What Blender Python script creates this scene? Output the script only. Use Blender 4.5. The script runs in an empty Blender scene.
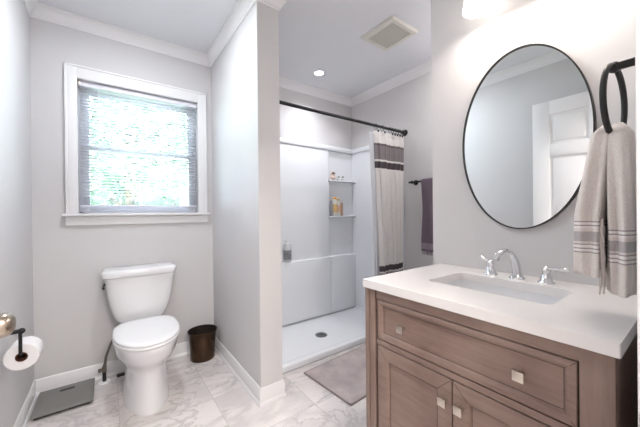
import bpy, bmesh, math, random
from mathutils import Vector, Matrix, noise
PI = math.pi
S = bpy.context.scene
COL = S.collection

# ------------------------------------------------------------------ camera
CAM = (0.0, 0.0, 1.1216)
F_PX, YAW, PITCH, ROLL = 288.27, 0.6322, -0.0026, 0.0107
cd = bpy.data.cameras.new('camera'); co = bpy.data.objects.new('camera', cd); COL.objects.link(co)
cd.sensor_width = 36; cd.lens = 36 * F_PX / 640; cd.clip_start = 0.01; cd.clip_end = 200
co.rotation_mode = 'QUATERNION'
co.rotation_quaternion = (Matrix.Rotation(-YAW, 3, 'Z') @ Matrix.Rotation(PI / 2 + PITCH, 3, 'X') @ Matrix.Rotation(-ROLL, 3, 'Z')).to_quaternion()
co.location = CAM
S.camera = co

# ------------------------------------------------------------------ colour management, world, lights
S.view_settings.view_transform = 'Standard'; S.view_settings.look = 'None'
S.view_settings.gamma = 1; S.view_settings.use_curve_mapping = False
S.view_settings.exposure = 0.92
W = bpy.data.worlds.new('world'); S.world = W; W.use_nodes = True
bg = W.node_tree.nodes['Background']; bg.inputs[0].default_value = (0.72, 0.84, 1.0, 1); bg.inputs[1].default_value = 10.5

def light(name, kind, loc, power, color=(1, 1, 1), rot=(0, 0, 0), **kw):
    l = bpy.data.lights.new(name, kind); l.energy = power; l.color = color
    for k, v in kw.items(): setattr(l, k, v)
    o = bpy.data.objects.new(name, l); o.location = loc; o.rotation_euler = rot; COL.objects.link(o)
    return o
light('sun', 'SUN', (0, -3, 8), 8.0, (1, 0.97, 0.9), (math.radians(48), 0, math.radians(-20)), angle=0.01)
light('window_portal', 'AREA', (0.217, 2.66, 1.58), 1, (1, 1, 1), (math.radians(-90), 0, 0), shape='RECTANGLE', size=0.76, size_y=0.92).data.cycles.is_portal = True
light('shower_downlight', 'AREA', (1.613, 2.16, 2.425), 3.0, (0.93, 0.95, 1.0), (0, 0, 0), shape='DISK', size=0.10, spread=math.radians(125))
light('room_fill_light', 'AREA', (0.17, 1.72, 2.425), 6.2, (0.89, 0.94, 1.0), (0, 0, 0), shape='DISK', size=0.12)  # added lamp above the view, brightens the left and partition walls
light('recess_fill_light', 'AREA', (1.98, 1.02, 2.425), 3.5, (1.0, 0.97, 0.96), (0, 0, 0), shape='DISK', size=0.12)  # added lamp hidden by the vanity wall, brightens curtain and towel wall
light('hall_fill_light', 'AREA', (0.3, -0.9, 2.40), 44, (1.0, 0.935, 0.875), (0, 0, 0), shape='DISK', size=0.8)  # added unseen fill behind the camera, lights what faces the doorway

# ------------------------------------------------------------------ materials
def nt(name):
    m = bpy.data.materials.new(name); m.use_nodes = True
    t = m.node_tree; return m, t, t.nodes['Principled BSDF']
def N(t, kind, **kw):
    n = t.nodes.new(kind)
    for k, v in kw.items():
        if k == 'inp':
            for i, x in v.items(): n.inputs[i].default_value = x
        else: setattr(n, k, v)
    return n
def L(t, a, b): t.links.new(a, b)
def mat(name, col, rough=0.5, metal=0.0, var=0.04, vscale=8.0, bump=0.0, bscale=200.0, spec=0.5, emit=None, trans=0.0, coat=0.0):
    m, t, p = nt(name)
    p.inputs['Roughness'].default_value = rough; p.inputs['Metallic'].default_value = metal
    p.inputs['Specular IOR Level'].default_value = spec; p.inputs['Coat Weight'].default_value = coat
    tc = N(t, 'ShaderNodeTexCoord'); nz = N(t, 'ShaderNodeTexNoise', inp={'Scale': vscale, 'Detail': 3.0}); L(t, tc.outputs['Object'], nz.inputs['Vector'])
    mr = N(t, 'ShaderNodeMapRange', inp={3: 1 - var, 4: 1 + var}); L(t, nz.outputs['Fac'], mr.inputs[0])
    mx = N(t, 'ShaderNodeVectorMath', operation='SCALE'); mx.inputs[0].default_value = col[:3]; L(t, mr.outputs[0], mx.inputs['Scale'])
    L(t, mx.outputs[0], p.inputs['Base Color'])
    if bump:
        n2 = N(t, 'ShaderNodeTexNoise', inp={'Scale': bscale, 'Detail': 4.0}); L(t, tc.outputs['Object'], n2.inputs['Vector'])
        b = N(t, 'ShaderNodeBump', inp={'Strength': bump, 'Distance': 0.003}); L(t, n2.outputs['Fac'], b.inputs['Height']); L(t, b.outputs[0], p.inputs['Normal'])
    if emit:
        p.inputs['Emission Color'].default_value = (*emit[:3], 1); p.inputs['Emission Strength'].default_value = emit[3]
    if trans:
        p.inputs['Transmission Weight'].default_value = trans
    return m
def translucent(name, col, fac=0.4, rough=0.6):
    m, t, p = nt(name); p.inputs['Base Color'].default_value = (*col, 1); p.inputs['Roughness'].default_value = rough
    tr = N(t, 'ShaderNodeBsdfTranslucent', inp={'Color': (*col, 1)}); mx = N(t, 'ShaderNodeMixShader', inp={0: fac})
    L(t, p.outputs[0], mx.inputs[1]); L(t, tr.outputs[0], mx.inputs[2]); L(t, mx.outputs[0], t.nodes['Material Output'].inputs[0])
    return m
def window_glass(name):
    m, t, p = nt(name); t.nodes.remove(p)
    a = N(t, 'ShaderNodeBsdfTransparent', inp={0: (0.95, 0.98, 0.97, 1)}); g = N(t, 'ShaderNodeBsdfGlossy', inp={'Roughness': 0.02})
    fr = N(t, 'ShaderNodeFresnel', inp={0: 1.45}); mx = N(t, 'ShaderNodeMixShader')
    L(t, fr.outputs[0], mx.inputs[0]); L(t, a.outputs[0], mx.inputs[1]); L(t, g.outputs[0], mx.inputs[2]); L(t, mx.outputs[0], t.nodes['Material Output'].inputs[0])
    return m
def banded(name, base, bands, axis=2, rough=0.95, weave=0.25, scale=260, fac=0.0, drop=0.0):
    """cloth with woven colour bands: bands = [(lo, hi, colour)] along an object axis"""
    m, t, p = nt(name); p.inputs['Roughness'].default_value = rough; p.inputs['Specular IOR Level'].default_value = 0.1
    p.inputs['Sheen Weight'].default_value = 0.2
    tc = N(t, 'ShaderNodeTexCoord'); sx = N(t, 'ShaderNodeSeparateXYZ'); L(t, tc.outputs['Object'], sx.inputs[0])
    nz = N(t, 'ShaderNodeTexNoise', inp={'Scale': scale, 'Detail': 2.0}); L(t, tc.outputs['Object'], nz.inputs['Vector'])
    zsrc = sx.outputs[axis]
    if drop:   # the half of the cloth on the -y side hangs lower by this much
        lt = N(t, 'ShaderNodeMath', operation='LESS_THAN', inp={1: 0.008}); L(t, sx.outputs[1], lt.inputs[0])
        ma = N(t, 'ShaderNodeMath', operation='MULTIPLY_ADD', inp={1: drop}); L(t, lt.outputs[0], ma.inputs[0]); L(t, zsrc, ma.inputs[2]); zsrc = ma.outputs[0]
    prev = N(t, 'ShaderNodeRGB'); prev.outputs[0].default_value = (*base, 1); cur = prev.outputs[0]
    for lo, hi, c in bands:
        a = N(t, 'ShaderNodeMath', operation='GREATER_THAN', inp={1: lo}); b = N(t, 'ShaderNodeMath', operation='LESS_THAN', inp={1: hi})
        L(t, zsrc, a.inputs[0]); L(t, zsrc, b.inputs[0])
        ab = N(t, 'ShaderNodeMath', operation='MULTIPLY'); L(t, a.outputs[0], ab.inputs[0]); L(t, b.outputs[0], ab.inputs[1])
        mx = N(t, 'ShaderNodeMix', data_type='RGBA'); mx.inputs[7].default_value = (*c, 1)
        L(t, ab.outputs[0], mx.inputs[0]); L(t, cur, mx.inputs[6]); cur = mx.outputs[2]
    mr = N(t, 'ShaderNodeMapRange', inp={3: 1 - weave, 4: 1 + weave}); L(t, nz.outputs['Fac'], mr.inputs[0])
    v = N(t, 'ShaderNodeVectorMath', operation='SCALE'); L(t, cur, v.inputs[0]); L(t, mr.outputs[0], v.inputs['Scale']); L(t, v.outputs[0], p.inputs['Base Color'])
    bp = N(t, 'ShaderNodeBump', inp={'Strength': 0.5, 'Distance': 0.002}); L(t, nz.outputs['Fac'], bp.inputs['Height']); L(t, bp.outputs[0], p.inputs['Normal'])
    if fac:
        tr = N(t, 'ShaderNodeBsdfTranslucent'); L(t, v.outputs[0], tr.inputs[0]); mx = N(t, 'ShaderNodeMixShader', inp={0: fac})
        L(t, p.outputs[0], mx.inputs[1]); L(t, tr.outputs[0], mx.inputs[2]); L(t, mx.outputs[0], t.nodes['Material Output'].inputs[0])
    return m
def wood(name, a, b, axis=1, rough=0.45):
    m, t, p = nt(name); p.inputs['Roughness'].default_value = rough; p.inputs['Specular IOR Level'].default_value = 0.35
    tc = N(t, 'ShaderNodeTexCoord'); mp = N(t, 'ShaderNodeMapping'); sc = [55, 55, 55]; sc[axis] = 5; mp.inputs['Scale'].default_value = sc
    L(t, tc.outputs['Object'], mp.inputs[0])
    n1 = N(t, 'ShaderNodeTexNoise', inp={'Scale': 1.0, 'Detail': 6.0, 'Roughness': 0.65, 'Distortion': 0.4}); L(t, mp.outputs[0], n1.inputs['Vector'])
    n2 = N(t, 'ShaderNodeTexNoise', inp={'Scale': 7.0, 'Detail': 3.0}); L(t, tc.outputs['Object'], n2.inputs['Vector'])
    ad = N(t, 'ShaderNodeMath', operation='ADD'); L(t, n1.outputs['Fac'], ad.inputs[0]); L(t, n2.outputs['Fac'], ad.inputs[1])
    mr = N(t, 'ShaderNodeMapRange', inp={1: 0.7, 2: 1.3, 3: 0.0, 4: 1.0}); L(t, ad.outputs[0], mr.inputs[0])
    mx = N(t, 'ShaderNodeMix', data_type='RGBA'); mx.inputs[6].default_value = (*a, 1); mx.inputs[7].default_value = (*b, 1)
    L(t, mr.outputs[0], mx.inputs[0]); L(t, mx.outputs[2], p.inputs['Base Color'])
    return m
def marble_floor(name):
    m, t, p = nt(name); p.inputs['Roughness'].default_value = 0.22
    TX, TY, OX, OY = 0.465, 0.42, 0.50, 1.38
    tc = N(t, 'ShaderNodeTexCoord')
    sub = N(t, 'ShaderNodeVectorMath', operation='SUBTRACT'); sub.inputs[1].default_value = (OX, OY, 0); L(t, tc.outputs['Object'], sub.inputs[0])
    dv = N(t, 'ShaderNodeVectorMath', operation='DIVIDE'); dv.inputs[1].default_value = (TX, TY, 1); L(t, sub.outputs[0], dv.inputs[0])
    fl = N(t, 'ShaderNodeVectorMath', operation='FLOOR'); L(t, dv.outputs[0], fl.inputs[0])
    fr = N(t, 'ShaderNodeVectorMath', operation='FRACTION'); L(t, dv.outputs[0], fr.inputs[0])
    wn = N(t, 'ShaderNodeTexWhiteNoise', noise_dimensions='2D'); L(t, fl.outputs[0], wn.inputs['Vector'])
    sc = N(t, 'ShaderNodeVectorMath', operation='SCALE', inp={'Scale': 9.0}); L(t, wn.outputs['Color'], sc.inputs[0])
    ad = N(t, 'ShaderNodeVectorMath', operation='ADD'); L(t, sc.outputs[0], ad.inputs[0]); L(t, tc.outputs['Object'], ad.inputs[1])
    def vein(scale, width, dist, rot):
        mp = N(t, 'ShaderNodeMapping'); mp.inputs['Rotation'].default_value = (0, 0, rot); mp.inputs['Scale'].default_value = (1, 2.0, 1); L(t, ad.outputs[0], mp.inputs[0])
        nz = N(t, 'ShaderNodeTexNoise', inp={'Scale': scale, 'Detail': 5.0, 'Roughness': 0.55, 'Distortion': dist}); L(t, mp.outputs[0], nz.inputs['Vector'])
        s = N(t, 'ShaderNodeMath', operation='SUBTRACT', inp={1: 0.5}); L(t, nz.outputs['Fac'], s.inputs[0])
        a = N(t, 'ShaderNodeMath', operation='ABSOLUTE'); L(t, s.outputs[0], a.inputs[0])
        r = N(t, 'ShaderNodeMapRange', interpolation_type='SMOOTHSTEP', inp={1: 0.0, 2: width, 3: 1.0, 4: 0.0}); L(t, a.outputs[0], r.inputs[0])
        return r.outputs[0]
    v1 = vein(2.2, 0.030, 1.2, 0.7); v2 = vein(1.6, 0.12, 0.8, 0.5); v3 = vein(5.0, 0.02, 1.0, 1.2)
    base = N(t, 'ShaderNodeRGB'); base.outputs[0].default_value = (0.76, 0.715, 0.70, 1); cur = base.outputs[0]
    for v, f, c in ((v2, 0.42, (0.46, 0.44, 0.45, 1)), (v1, 0.50, (0.40, 0.37, 0.38, 1)), (v3, 0.22, (0.55, 0.45, 0.38, 1))):
        mu = N(t, 'ShaderNodeMath', operation='MULTIPLY', inp={1: f}); L(t, v, mu.inputs[0])
        mx = N(t, 'ShaderNodeMix', data_type='RGBA'); mx.inputs[7].default_value = c; L(t, mu.outputs[0], mx.inputs[0]); L(t, cur, mx.inputs[6]); cur = mx.outputs[2]
    sp = N(t, 'ShaderNodeSeparateXYZ'); L(t, fr.outputs[0], sp.inputs[0])
    gs = []
    for i, T in ((0, TX), (1, TY)):
        s = N(t, 'ShaderNodeMath', operation='SUBTRACT', inp={1: 0.5}); L(t, sp.outputs[i], s.inputs[0])
        a = N(t, 'ShaderNodeMath', operation='ABSOLUTE'); L(t, s.outputs[0], a.inputs[0])
        g = N(t, 'ShaderNodeMath', operation='GREATER_THAN', inp={1: 0.5 - 0.0016 / T}); L(t, a.outputs[0], g.inputs[0]); gs.append(g)
    mxm = N(t, 'ShaderNodeMath', operation='MAXIMUM'); L(t, gs[0].outputs[0], mxm.inputs[0]); L(t, gs[1].outputs[0], mxm.inputs[1])
    mx = N(t, 'ShaderNodeMix', data_type='RGBA'); mx.inputs[7].default_value = (0.50, 0.47, 0.45, 1); L(t, mxm.outputs[0], mx.inputs[0]); L(t, cur, mx.inputs[6])
    L(t, mx.outputs[2], p.inputs['Base Color'])
    return m
M = dict(
    wall=mat('wall_paint', (0.655, 0.64, 0.645), 0.7, var=0.015, bump=0.05),
    ceiling=mat('ceiling_paint', (0.77, 0.775, 0.80), 0.8, var=0.015),
    trim=mat('trim_paint', (0.84, 0.83, 0.84), 0.35, var=0.01),
    floor=marble_floor('marble_tile'),
    acrylic=mat('white_acrylic', (0.82, 0.84, 0.87), 0.22, var=0.01, coat=0.2),
    ceramic=mat('white_ceramic', (0.80, 0.80, 0.82), 0.12, var=0.005, coat=0.5),
    seat=mat('seat_plastic', (0.84, 0.84, 0.86), 0.25, var=0.005),
    quartz=mat('white_quartz', (0.83, 0.80, 0.79), 0.22, var=0.03, vscale=5),
    cab=wood('taupe_wood', (0.195, 0.128, 0.104), (0.295, 0.21, 0.175), 1),
    cabv=wood('taupe_wood_upright', (0.195, 0.128, 0.104), (0.295, 0.21, 0.175), 2),
    gap=mat('joint_and_gap_shade', (0.035, 0.02, 0.015), 0.8),  # near-black for joint lines and for shade painted into gaps and creases
    black=mat('matte_black_metal', (0.010, 0.0095, 0.010), 0.45, 0.1),
    chrome=mat('chrome', (0.80, 0.81, 0.84), 0.08, 1.0, var=0.0),
    nickel=mat('brushed_nickel', (0.62, 0.56, 0.49), 0.28, 1.0),
    bronze=mat('bronze_metal', (0.075, 0.045, 0.028), 0.25, 0.9, var=0.35, vscale=14),
    bronzein=mat('bronze_inside', (0.02, 0.014, 0.012), 0.6, 0.3),
    grey=mat('grey_scale_top', (0.205, 0.20, 0.19), 0.55, 0.0),
    dark=mat('dark_plastic', (0.012, 0.012, 0.013), 0.45),
    paper=mat('tissue_paper', (0.84, 0.83, 0.84), 0.95, bump=0.2, bscale=90),
    card=mat('cardboard', (0.14, 0.055, 0.03), 0.9, var=0.2, vscale=60),
    mirror=mat('mirror_glass', (0.84, 0.87, 0.88), 0.0, 1.0, var=0.0),
    glass=window_glass('window_glass'),
    slat=translucent('blind_vinyl', (0.95, 0.95, 0.97), 0.65),
    vinyl=mat('window_vinyl', (0.82, 0.82, 0.90), 0.35, var=0.01),
    mat=mat('taupe_plush', (0.50, 0.435, 0.43), 1.0, var=0.45, vscale=7, bump=0.8, bscale=160, spec=0.1),
    matedge=mat('taupe_plush_edge', (0.30, 0.25, 0.245), 1.0, spec=0.1),
    shade=mat('frosted_glass_lit', (0.9, 0.88, 0.85), 0.4, emit=(1.0, 0.91, 0.82, 1.8)),
    lens=mat('downlight_lens_lit', (0.9, 0.9, 0.9), 0.4, emit=(1.0, 0.98, 0.96, 14.0)),
    vent=mat('vent_plastic', (0.70, 0.68, 0.62), 0.45),
    ventdark=mat('vent_grille', (0.36, 0.33, 0.29), 0.6),
    steel=mat('braided_steel', (0.22, 0.19, 0.16), 0.4, 0.8, bump=0.6, bscale=500),
    drainm=mat('drain_metal', (0.22, 0.24, 0.24), 0.35, 0.8),
    purple=banded('purple_terry', (0.17, 0.13, 0.165), [(-0.60, -0.545, (0.30, 0.25, 0.29)), (-0.64, -0.62, (0.07, 0.05, 0.07))], weave=0.35),
    purplefr=mat('purple_fringe', (0.26, 0.21, 0.26), 1.0, spec=0.1),
    grass=mat('lawn', (0.10, 0.22, 0.05), 1.0, var=0.3, vscale=2),
    leaf=translucent('leaf_green', (0.26, 0.34, 0.25), 0.4),
    leafb=translucent('leaf_pale_green', (0.33, 0.42, 0.33), 0.4),
    bark=mat('bark', (0.13, 0.09, 0.06), 0.95, var=0.3, bump=0.8, bscale=20),
    siding=mat('white_siding', (0.85, 0.86, 0.86), 0.6),
    roof=mat('grey_shingle', (0.45, 0.46, 0.48), 0.9, var=0.2, vscale=20),
)

# ------------------------------------------------------------------ mesh builder
class MB:
    def __init__(s): s.b = bmesh.new()
    def box(s, x0, x1, y0, y1, z0, z1, bev=0.0, seg=2, mi=0):
        r = bmesh.ops.create_cube(s.b, size=1.0); vs = r['verts']
        bmesh.ops.scale(s.b, vec=(x1 - x0, y1 - y0, z1 - z0), verts=vs)
        bmesh.ops.translate(s.b, vec=((x0 + x1) / 2, (y0 + y1) / 2, (z0 + z1) / 2), verts=vs)
        if bev:
            es = list({e for v in vs for e in v.link_edges})
            bmesh.ops.bevel(s.b, geom=es, offset=bev, segments=seg, profile=0.5, affect='EDGES')
        return s
    def loft(s, loops, cap0=True, cap1=True, closed=True, ring=False):
        rows = [[s.b.verts.new(p) for p in lp] for lp in loops]
        n = len(rows[0]); R = rows + ([rows[0]] if ring else [])
        for a, b in zip(R[:-1], R[1:]):
            for i in range(n if closed else n - 1):
                j = (i + 1) % n
                s.b.faces.new((a[i], a[j], b[j], b[i]))
        if not ring:
            if cap0: s.b.faces.new(list(reversed(rows[0])))
            if cap1: s.b.faces.new(rows[-1])
        return s
    def tube(s, pts, r, seg=12, ring=False, cap=True):
        pts = [Vector(p) for p in pts]; n = len(pts)
        rad = r if isinstance(r, (list, tuple)) else [r] * n
        loops = []; prevu = None
        for i in range(n):
            if ring: d = pts[(i + 1) % n] - pts[i - 1]
            else: d = pts[min(i + 1, n - 1)] - pts[max(i - 1, 0)]
            d.normalize()
            if prevu is None:
                u = d.cross(Vector((0, 0, 1)))
                if u.length < 0.1: u = d.cross(Vector((1, 0, 0)))
            else: u = prevu - d * prevu.dot(d)
            u.normalize(); v = d.cross(u); prevu = u
            loops.append([pts[i] + (u * math.cos(2 * PI * k / seg) + v * math.sin(2 * PI * k / seg)) * rad[i] for k in range(seg)])
        return s.loft(loops, cap, cap, True, ring)
    def lathe(s, prof, c=(0, 0, 0), axis='Z', seg=32, sx=1.0, sy=1.0, cap=True):
        c = Vector(c); loops = []
        for r, h in prof:
            r = max(r, 1e-4); lp = []
            for k in range(seg):
                a = 2 * PI * k / seg; x, y = r * math.cos(a) * sx, r * math.sin(a) * sy
                p = {'Z': (x, y, h), 'X': (h, x, y), 'Y': (x, h, y)}[axis]
                lp.append(c + Vector(p))
            loops.append(lp)
        return s.loft(loops, cap, cap)
    def ball(s, c, r, sc=(1, 1, 1), u=20, v=12):
        q = bmesh.ops.create_uvsphere(s.b, u_segments=u, v_segments=v, radius=r); bmesh.ops.scale(s.b, vec=sc, verts=q['verts']); bmesh.ops.translate(s.b, vec=c, verts=q['verts'])
        return s
    def quad(s, *p): s.b.faces.new([s.b.verts.new(q) for q in p]); return s
    def rot(s, ang, axis, piv):
        bmesh.ops.rotate(s.b, cent=piv, matrix=Matrix.Rotation(ang, 3, axis), verts=s.b.verts[:]); return s
    def obj(s, name, m, parent=None, org=(0, 0, 0), smooth=35, normals=True):
        if normals: bmesh.ops.recalc_face_normals(s.b, faces=s.b.faces[:])
        bmesh.ops.translate(s.b, vec=-Vector(org), verts=s.b.verts[:])
        me = bpy.data.meshes.new(name); s.b.to_mesh(me); s.b.free()
        me.materials.append(M[m] if isinstance(m, str) else m)
        if smooth:
            me.polygons.foreach_set('use_smooth', [True] * len(me.polygons)); me.set_sharp_from_angle(angle=math.radians(smooth))
        o = bpy.data.objects.new(name, me); COL.objects.link(o)
        if parent is not None: o.parent = parent
        return o
def struct(name, mb, m, label=None, **kw):
    o = mb.obj(name, m, **kw); o['kind'] = 'structure'
    if label: o['label'] = label
    return o
class Thing:
    def __init__(s, name, label, cat, loc, group=None, kind=None):
        s.o = bpy.data.objects.new(name, None); s.o.empty_display_size = 0.05; COL.objects.link(s.o); s.o.location = loc; s.loc = loc
        if kind: s.o['kind'] = kind
        s.o['label'] = label
        if cat: s.o['category'] = cat
        if group: s.o['group'] = group
    def part(s, name, mb, m, parent=None, label=None, **kw):
        o = mb.obj(name, m, parent or s.o, s.loc, **kw)
        if label: o['label'] = label
        return o
def single(name, mb, m, label, cat, loc, group=None, **kw):
    o = mb.obj(name, m, None, loc, **kw); o.location = loc; o['label'] = label; o['category'] = cat
    if group: o['group'] = group
    return o
def sweep(name, path, prof, m, start=None, end=None, label=None):
    """one straight run path[1]->path[2] of a moulding, mitred against its neighbours (interior on the left)"""
    def nrm(a, b):
        d = (Vector(b) - Vector(a)).normalized(); return Vector((-d.y, d.x))
    p0, a, b, p3 = path
    n = nrm(a, b)
    def mit(q, nn): return (nn + n) / (1 + nn.dot(n)) if q is not None else n
    ma = mit(p0, nrm(p0, a)) if p0 is not None else n
    mb_ = mit(p3, nrm(b, p3)) if p3 is not None else n
    lo = [[(a[0] + ma.x * d, a[1] + ma.y * d, z) for d, z in prof], [(b[0] + mb_.x * d, b[1] + mb_.y * d, z) for d, z in prof]]
    return struct(name, MB().loft(lo), m, label)

# ------------------------------------------------------------------ room shell
XL, YB, XP1, XP2, YP, XR, XM, YM, YF, H = -0.385, 2.505, 0.708, 0.851, 1.57, 2.31, 1.34, 0.85, 0.060, 2.44
T = 0.10
JL, JR = -0.262, 0.640                       # doorway
struct('floor', MB().box(-1.3, 2.41, -2.0, 2.645, -0.1, 0.0), 'floor', 'white marble look floor tiles with grey veins')
struct('ceiling', MB().box(-1.3, 2.41, -2.0, 2.645, H, H + 0.12), 'ceiling', 'flat pale grey ceiling')
struct('wall_left', MB().box(XL - T, XL, -0.06, YB, 0, H), 'wall', 'pale grey wall left of the window')
WX0, WX1, WZ0, WZ1 = -0.162, 0.596, 1.125, 2.033
struct('wall_back', MB().box(XL - T, WX0, YB, YB + 0.14, 0, H).box(WX1, XR + T, YB, YB + 0.14, 0, H).box(WX0, WX1, YB, YB + 0.14, 0, WZ0).box(WX0, WX1, YB, YB + 0.14, WZ1, H), 'wall', 'grey wall with the window, behind the toilet')
struct('wall_partition', MB().box(XP1, XP2, YP, YB, 0, H), 'wall', 'narrow partition wall between toilet and shower')
struct('wall_right', MB().box(XR, XR + T, YM - T, YB, 0, H), 'wall', 'wall with the towel bar at the shower')
struct('wall_vanity', MB().box(XM, XM + T, -0.06, YM, 0, H), 'wall', 'warm white wall behind vanity and mirror')
struct('wall_recess', MB().box(XM + T, XR, YM - T, YM, 0, H), 'wall')
struct('wall_front', MB().box(XL, JL, -0.06, YF, 0, H).box(JR, XM, -0.06, YF, 0, H).box(JL, JR, -0.06, YF, 2.06, H), 'wall')
struct('wall_hall', MB().box(-1.3, -1.2, -2.0, -0.06, 0, H).box(-1.2, 1.9, -2.0, -1.9, 0, H).box(1.8, 1.9, -1.9, -0.06, 0, H).box(-1.2, XL - T, -0.06, 0.04, 0, H).box(XM + T, 1.8, -0.06, 0.04, 0, H), 'wall')
poly = [(XL, YF), (XM, YF), (XM, YM), (XR, YM), (XR, YB), (XP2, YB), (XP2, YP), (XP1, YP), (XP1, YB), (XL, YB)]
CR = [(0, 2.360), (0.007, 2.360), (0.010, 2.370), (0.017, 2.374), (0.021, 2.384), (0.034, 2.402), (0.046, 2.410), (0.050, 2.422), (0.058, 2.426), (0.062, H), (0, H)]
CR = [(q * 0.74, z) for q, z in CR]
n = len(poly)
for i in range(n):
    sweep('trim_%d' % (i + 1), (poly[i - 1], poly[i], poly[(i + 1) % n], poly[(i + 2) % n]), CR, 'trim', label='white crown moulding')
BP = [(0, 0), (0.018, 0), (0.018, 0.010), (0.013, 0.018), (0.010, 0.020), (0.010, 0.078), (0.007, 0.086), (0.007, 0.092), (0.003, 0.099), (0, 0.099)]
sweep('baseboard_left', ((XP1, YB), (XL, YB), (XL, YF), None), BP, 'trim')
sweep('baseboard_back', ((XP1, YP), (XP1, YB), (XL, YB), (XL, YF)), BP, 'trim')
sweep('baseboard_partition', ((XP2, YP), (XP1, YP), (XP1, YB), (XL, YB)), BP, 'trim')
sweep('baseboard_partition_end', ((XP2, YB), (XP2, YP), (XP1, YP), (XP1, YB)), BP, 'trim')
sweep('baseboard_shower_side', (None, (XP2, 1.765), (XP2, YP), (XP1, YP)), BP, 'trim')
sweep('baseboard_right', ((XM, YM), (XR, YM), (XR, 1.765), None), BP, 'trim')
sweep('baseboard_recess', (None, (XM, YM), (XR, YM), (XR, YB)), BP, 'trim')
# doorway lining and casing round the camera's doorway
struct('trim_11', MB().box(JR - 0.0, JR + 0.06, YF, YF + 0.0088, 0, 2.12, 0.002), 'trim', 'white door casing at the right edge')
struct('trim_12', MB().box(JL - 0.06, JL, YF, YF + 0.0088, 0, 2.12, 0.002), 'trim')
struct('trim_13', MB().box(JL, JR, YF, YF + 0.0088, 2.06, 2.12, 0.002), 'trim')
t = Thing('strike_plate', 'brushed metal strike plate on the white door frame at the right edge', 'strike plate', (JR, 0.062, 0.79))
t.part('plate', MB().box(JR - 0.0015, JR, 0.044, 0.0672, 0.765, 0.815, 0.0005, 1), 'nickel')

# ------------------------------------------------------------------ window
w = Thing('window_1', 'white double hung window with casing and sill', None, (0.217, YB, 1.13), kind='structure')
y0 = YB - 0.018
cs = MB().box(-0.222, WX0, y0, YB, 1.134, 2.113, 0.003).box(WX1, 0.658, y0, YB, 1.134, 2.113, 0.003).box(WX0, WX1, y0, YB, 2.033, 2.113, 0.003)
cs.box(-0.226, -0.212, y0 - 0.007, YB, 1.134, 2.118, 0.003).box(0.648, 0.662, y0 - 0.007, YB, 1.134, 2.118, 0.003).box(-0.226, 0.662, y0 - 0.007, YB, 2.105, 2.118, 0.003)
w.part('casing', cs, 'trim')
w.part('sill', MB().box(-0.243, 0.678, YB - 0.045, YB + 0.06, 1.116, 1.134, 0.005), 'trim')
w.part('apron', MB().box(-0.228, 0.664, YB - 0.016, YB, 1.055, 1.116, 0.003).box(-0.228, 0.664, YB - 0.022, YB, 1.098, 1.112, 0.003), 'trim')
yf = YB + 0.065
w.part('window_frame', MB().box(WX0, WX0 + 0.022, yf, yf + 0.07, WZ0, WZ1, 0.002).box(WX1 - 0.022, WX1, yf, yf + 0.07, WZ0, WZ1, 0.002).box(WX0, WX1, yf, yf + 0.07, WZ1 - 0.022, WZ1, 0.002).box(WX0, WX1, yf, yf + 0.07, WZ0, WZ0 + 0.02, 0.002), 'vinyl')
def sash(name, ya, z0, z1, top, bot):
    a, b = WX0 + 0.022, WX1 - 0.022; yb = ya + 0.028
    s_ = w.part(name, MB().box(a, a + 0.036, ya, yb, z0, z1, 0.003).box(b - 0.036, b, ya, yb, z0, z1, 0.003).box(a + 0.03, b - 0.03, ya, yb, z1 - top, z1, 0.003).box(a + 0.03, b - 0.03, ya, yb, z0, z0 + bot, 0.003), 'vinyl')
    w.part('pane', MB().box(a + 0.03, b - 0.03, ya + 0.012, ya + 0.016, z0 + bot - 0.004, z1 - top + 0.004), 'glass', s_)
    return s_
sash('upper_sash', yf + 0.036, 1.575, 2.011, 0.036, 0.036)
ls = sash('lower_sash', yf + 0.004, 1.145, 1.612, 0.037, 0.05)
w.part('sash_lock', MB().box(0.19, 0.245, yf - 0.008, yf + 0.006, 1.612, 1.622, 0.002), 'vinyl', ls)

# window blind
bl = Thing('window_blind', 'white horizontal mini blind lowered over the window', 'blind', (0.217, YB + 0.03, 1.13))
bx0, bx1, by = WX0 + 0.012, WX1 - 0.008, YB + 0.030
bl.part('headrail', MB().box(bx0 - 0.006, bx1 + 0.004, by - 0.018, by + 0.018, 1.996, 2.030, 0.003), 'vinyl')
for xx in (bx0 - 0.008, bx1 + 0.002):
    bl.part('bracket', MB().box(xx, xx + 0.007, by - 0.021, by + 0.02, 1.992, 2.032, 0.001), 'nickel', label='small metal end bracket')
sl = MB(); tilt = math.radians(-11); z = 1.985
def slat(sl, z, tl):
    c, s_ = math.cos(tl) * 0.0125, math.sin(tl) * 0.0125
    rows = []
    for k in range(5):
        u = -1 + k / 2
        rows.append([(xx, by + u * c, z + u * s_ + 0.0016 * (1 - u * u)) for xx in (bx0, bx1)])
    for a, b in zip(rows[:-1], rows[1:]): sl.quad(a[0], a[1], b[1], b[0])
while z > 1.250:
    slat(sl, z, tilt); z -= 0.0205
while z > 1.196:
    slat(sl, z, 0.02); z -= 0.0048
o = bl.part('slats', sl, 'slat', normals=False, smooth=60)
md = o.modifiers.new('thick', 'SOLIDIFY'); md.thickness = 0.0006; md.offset = 0
bl.part('bottom_rail', MB().box(bx0, bx1, by - 0.012, by + 0.012, 1.178, 1.192, 0.004), 'vinyl')
wd = MB().tube([(-0.050, by - 0.024, 1.99), (-0.052, by - 0.024, 1.30)], 0.0028, 6).ball((-0.050, by - 0.024, 1.985), 0.005)
bl.part('tilt_wand', wd, 'vinyl', label='clear hanging tilt wand')
cr_ = MB()
for xx in (0.02, 0.41): 
    cr_.tube([(xx, by - 0.0145, 2.0), (xx, by - 0.0145, 1.19)], 0.0008, 4).tube([(xx, by + 0.0145, 2.0), (xx, by + 0.0145, 1.19)], 0.0008, 4)
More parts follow.
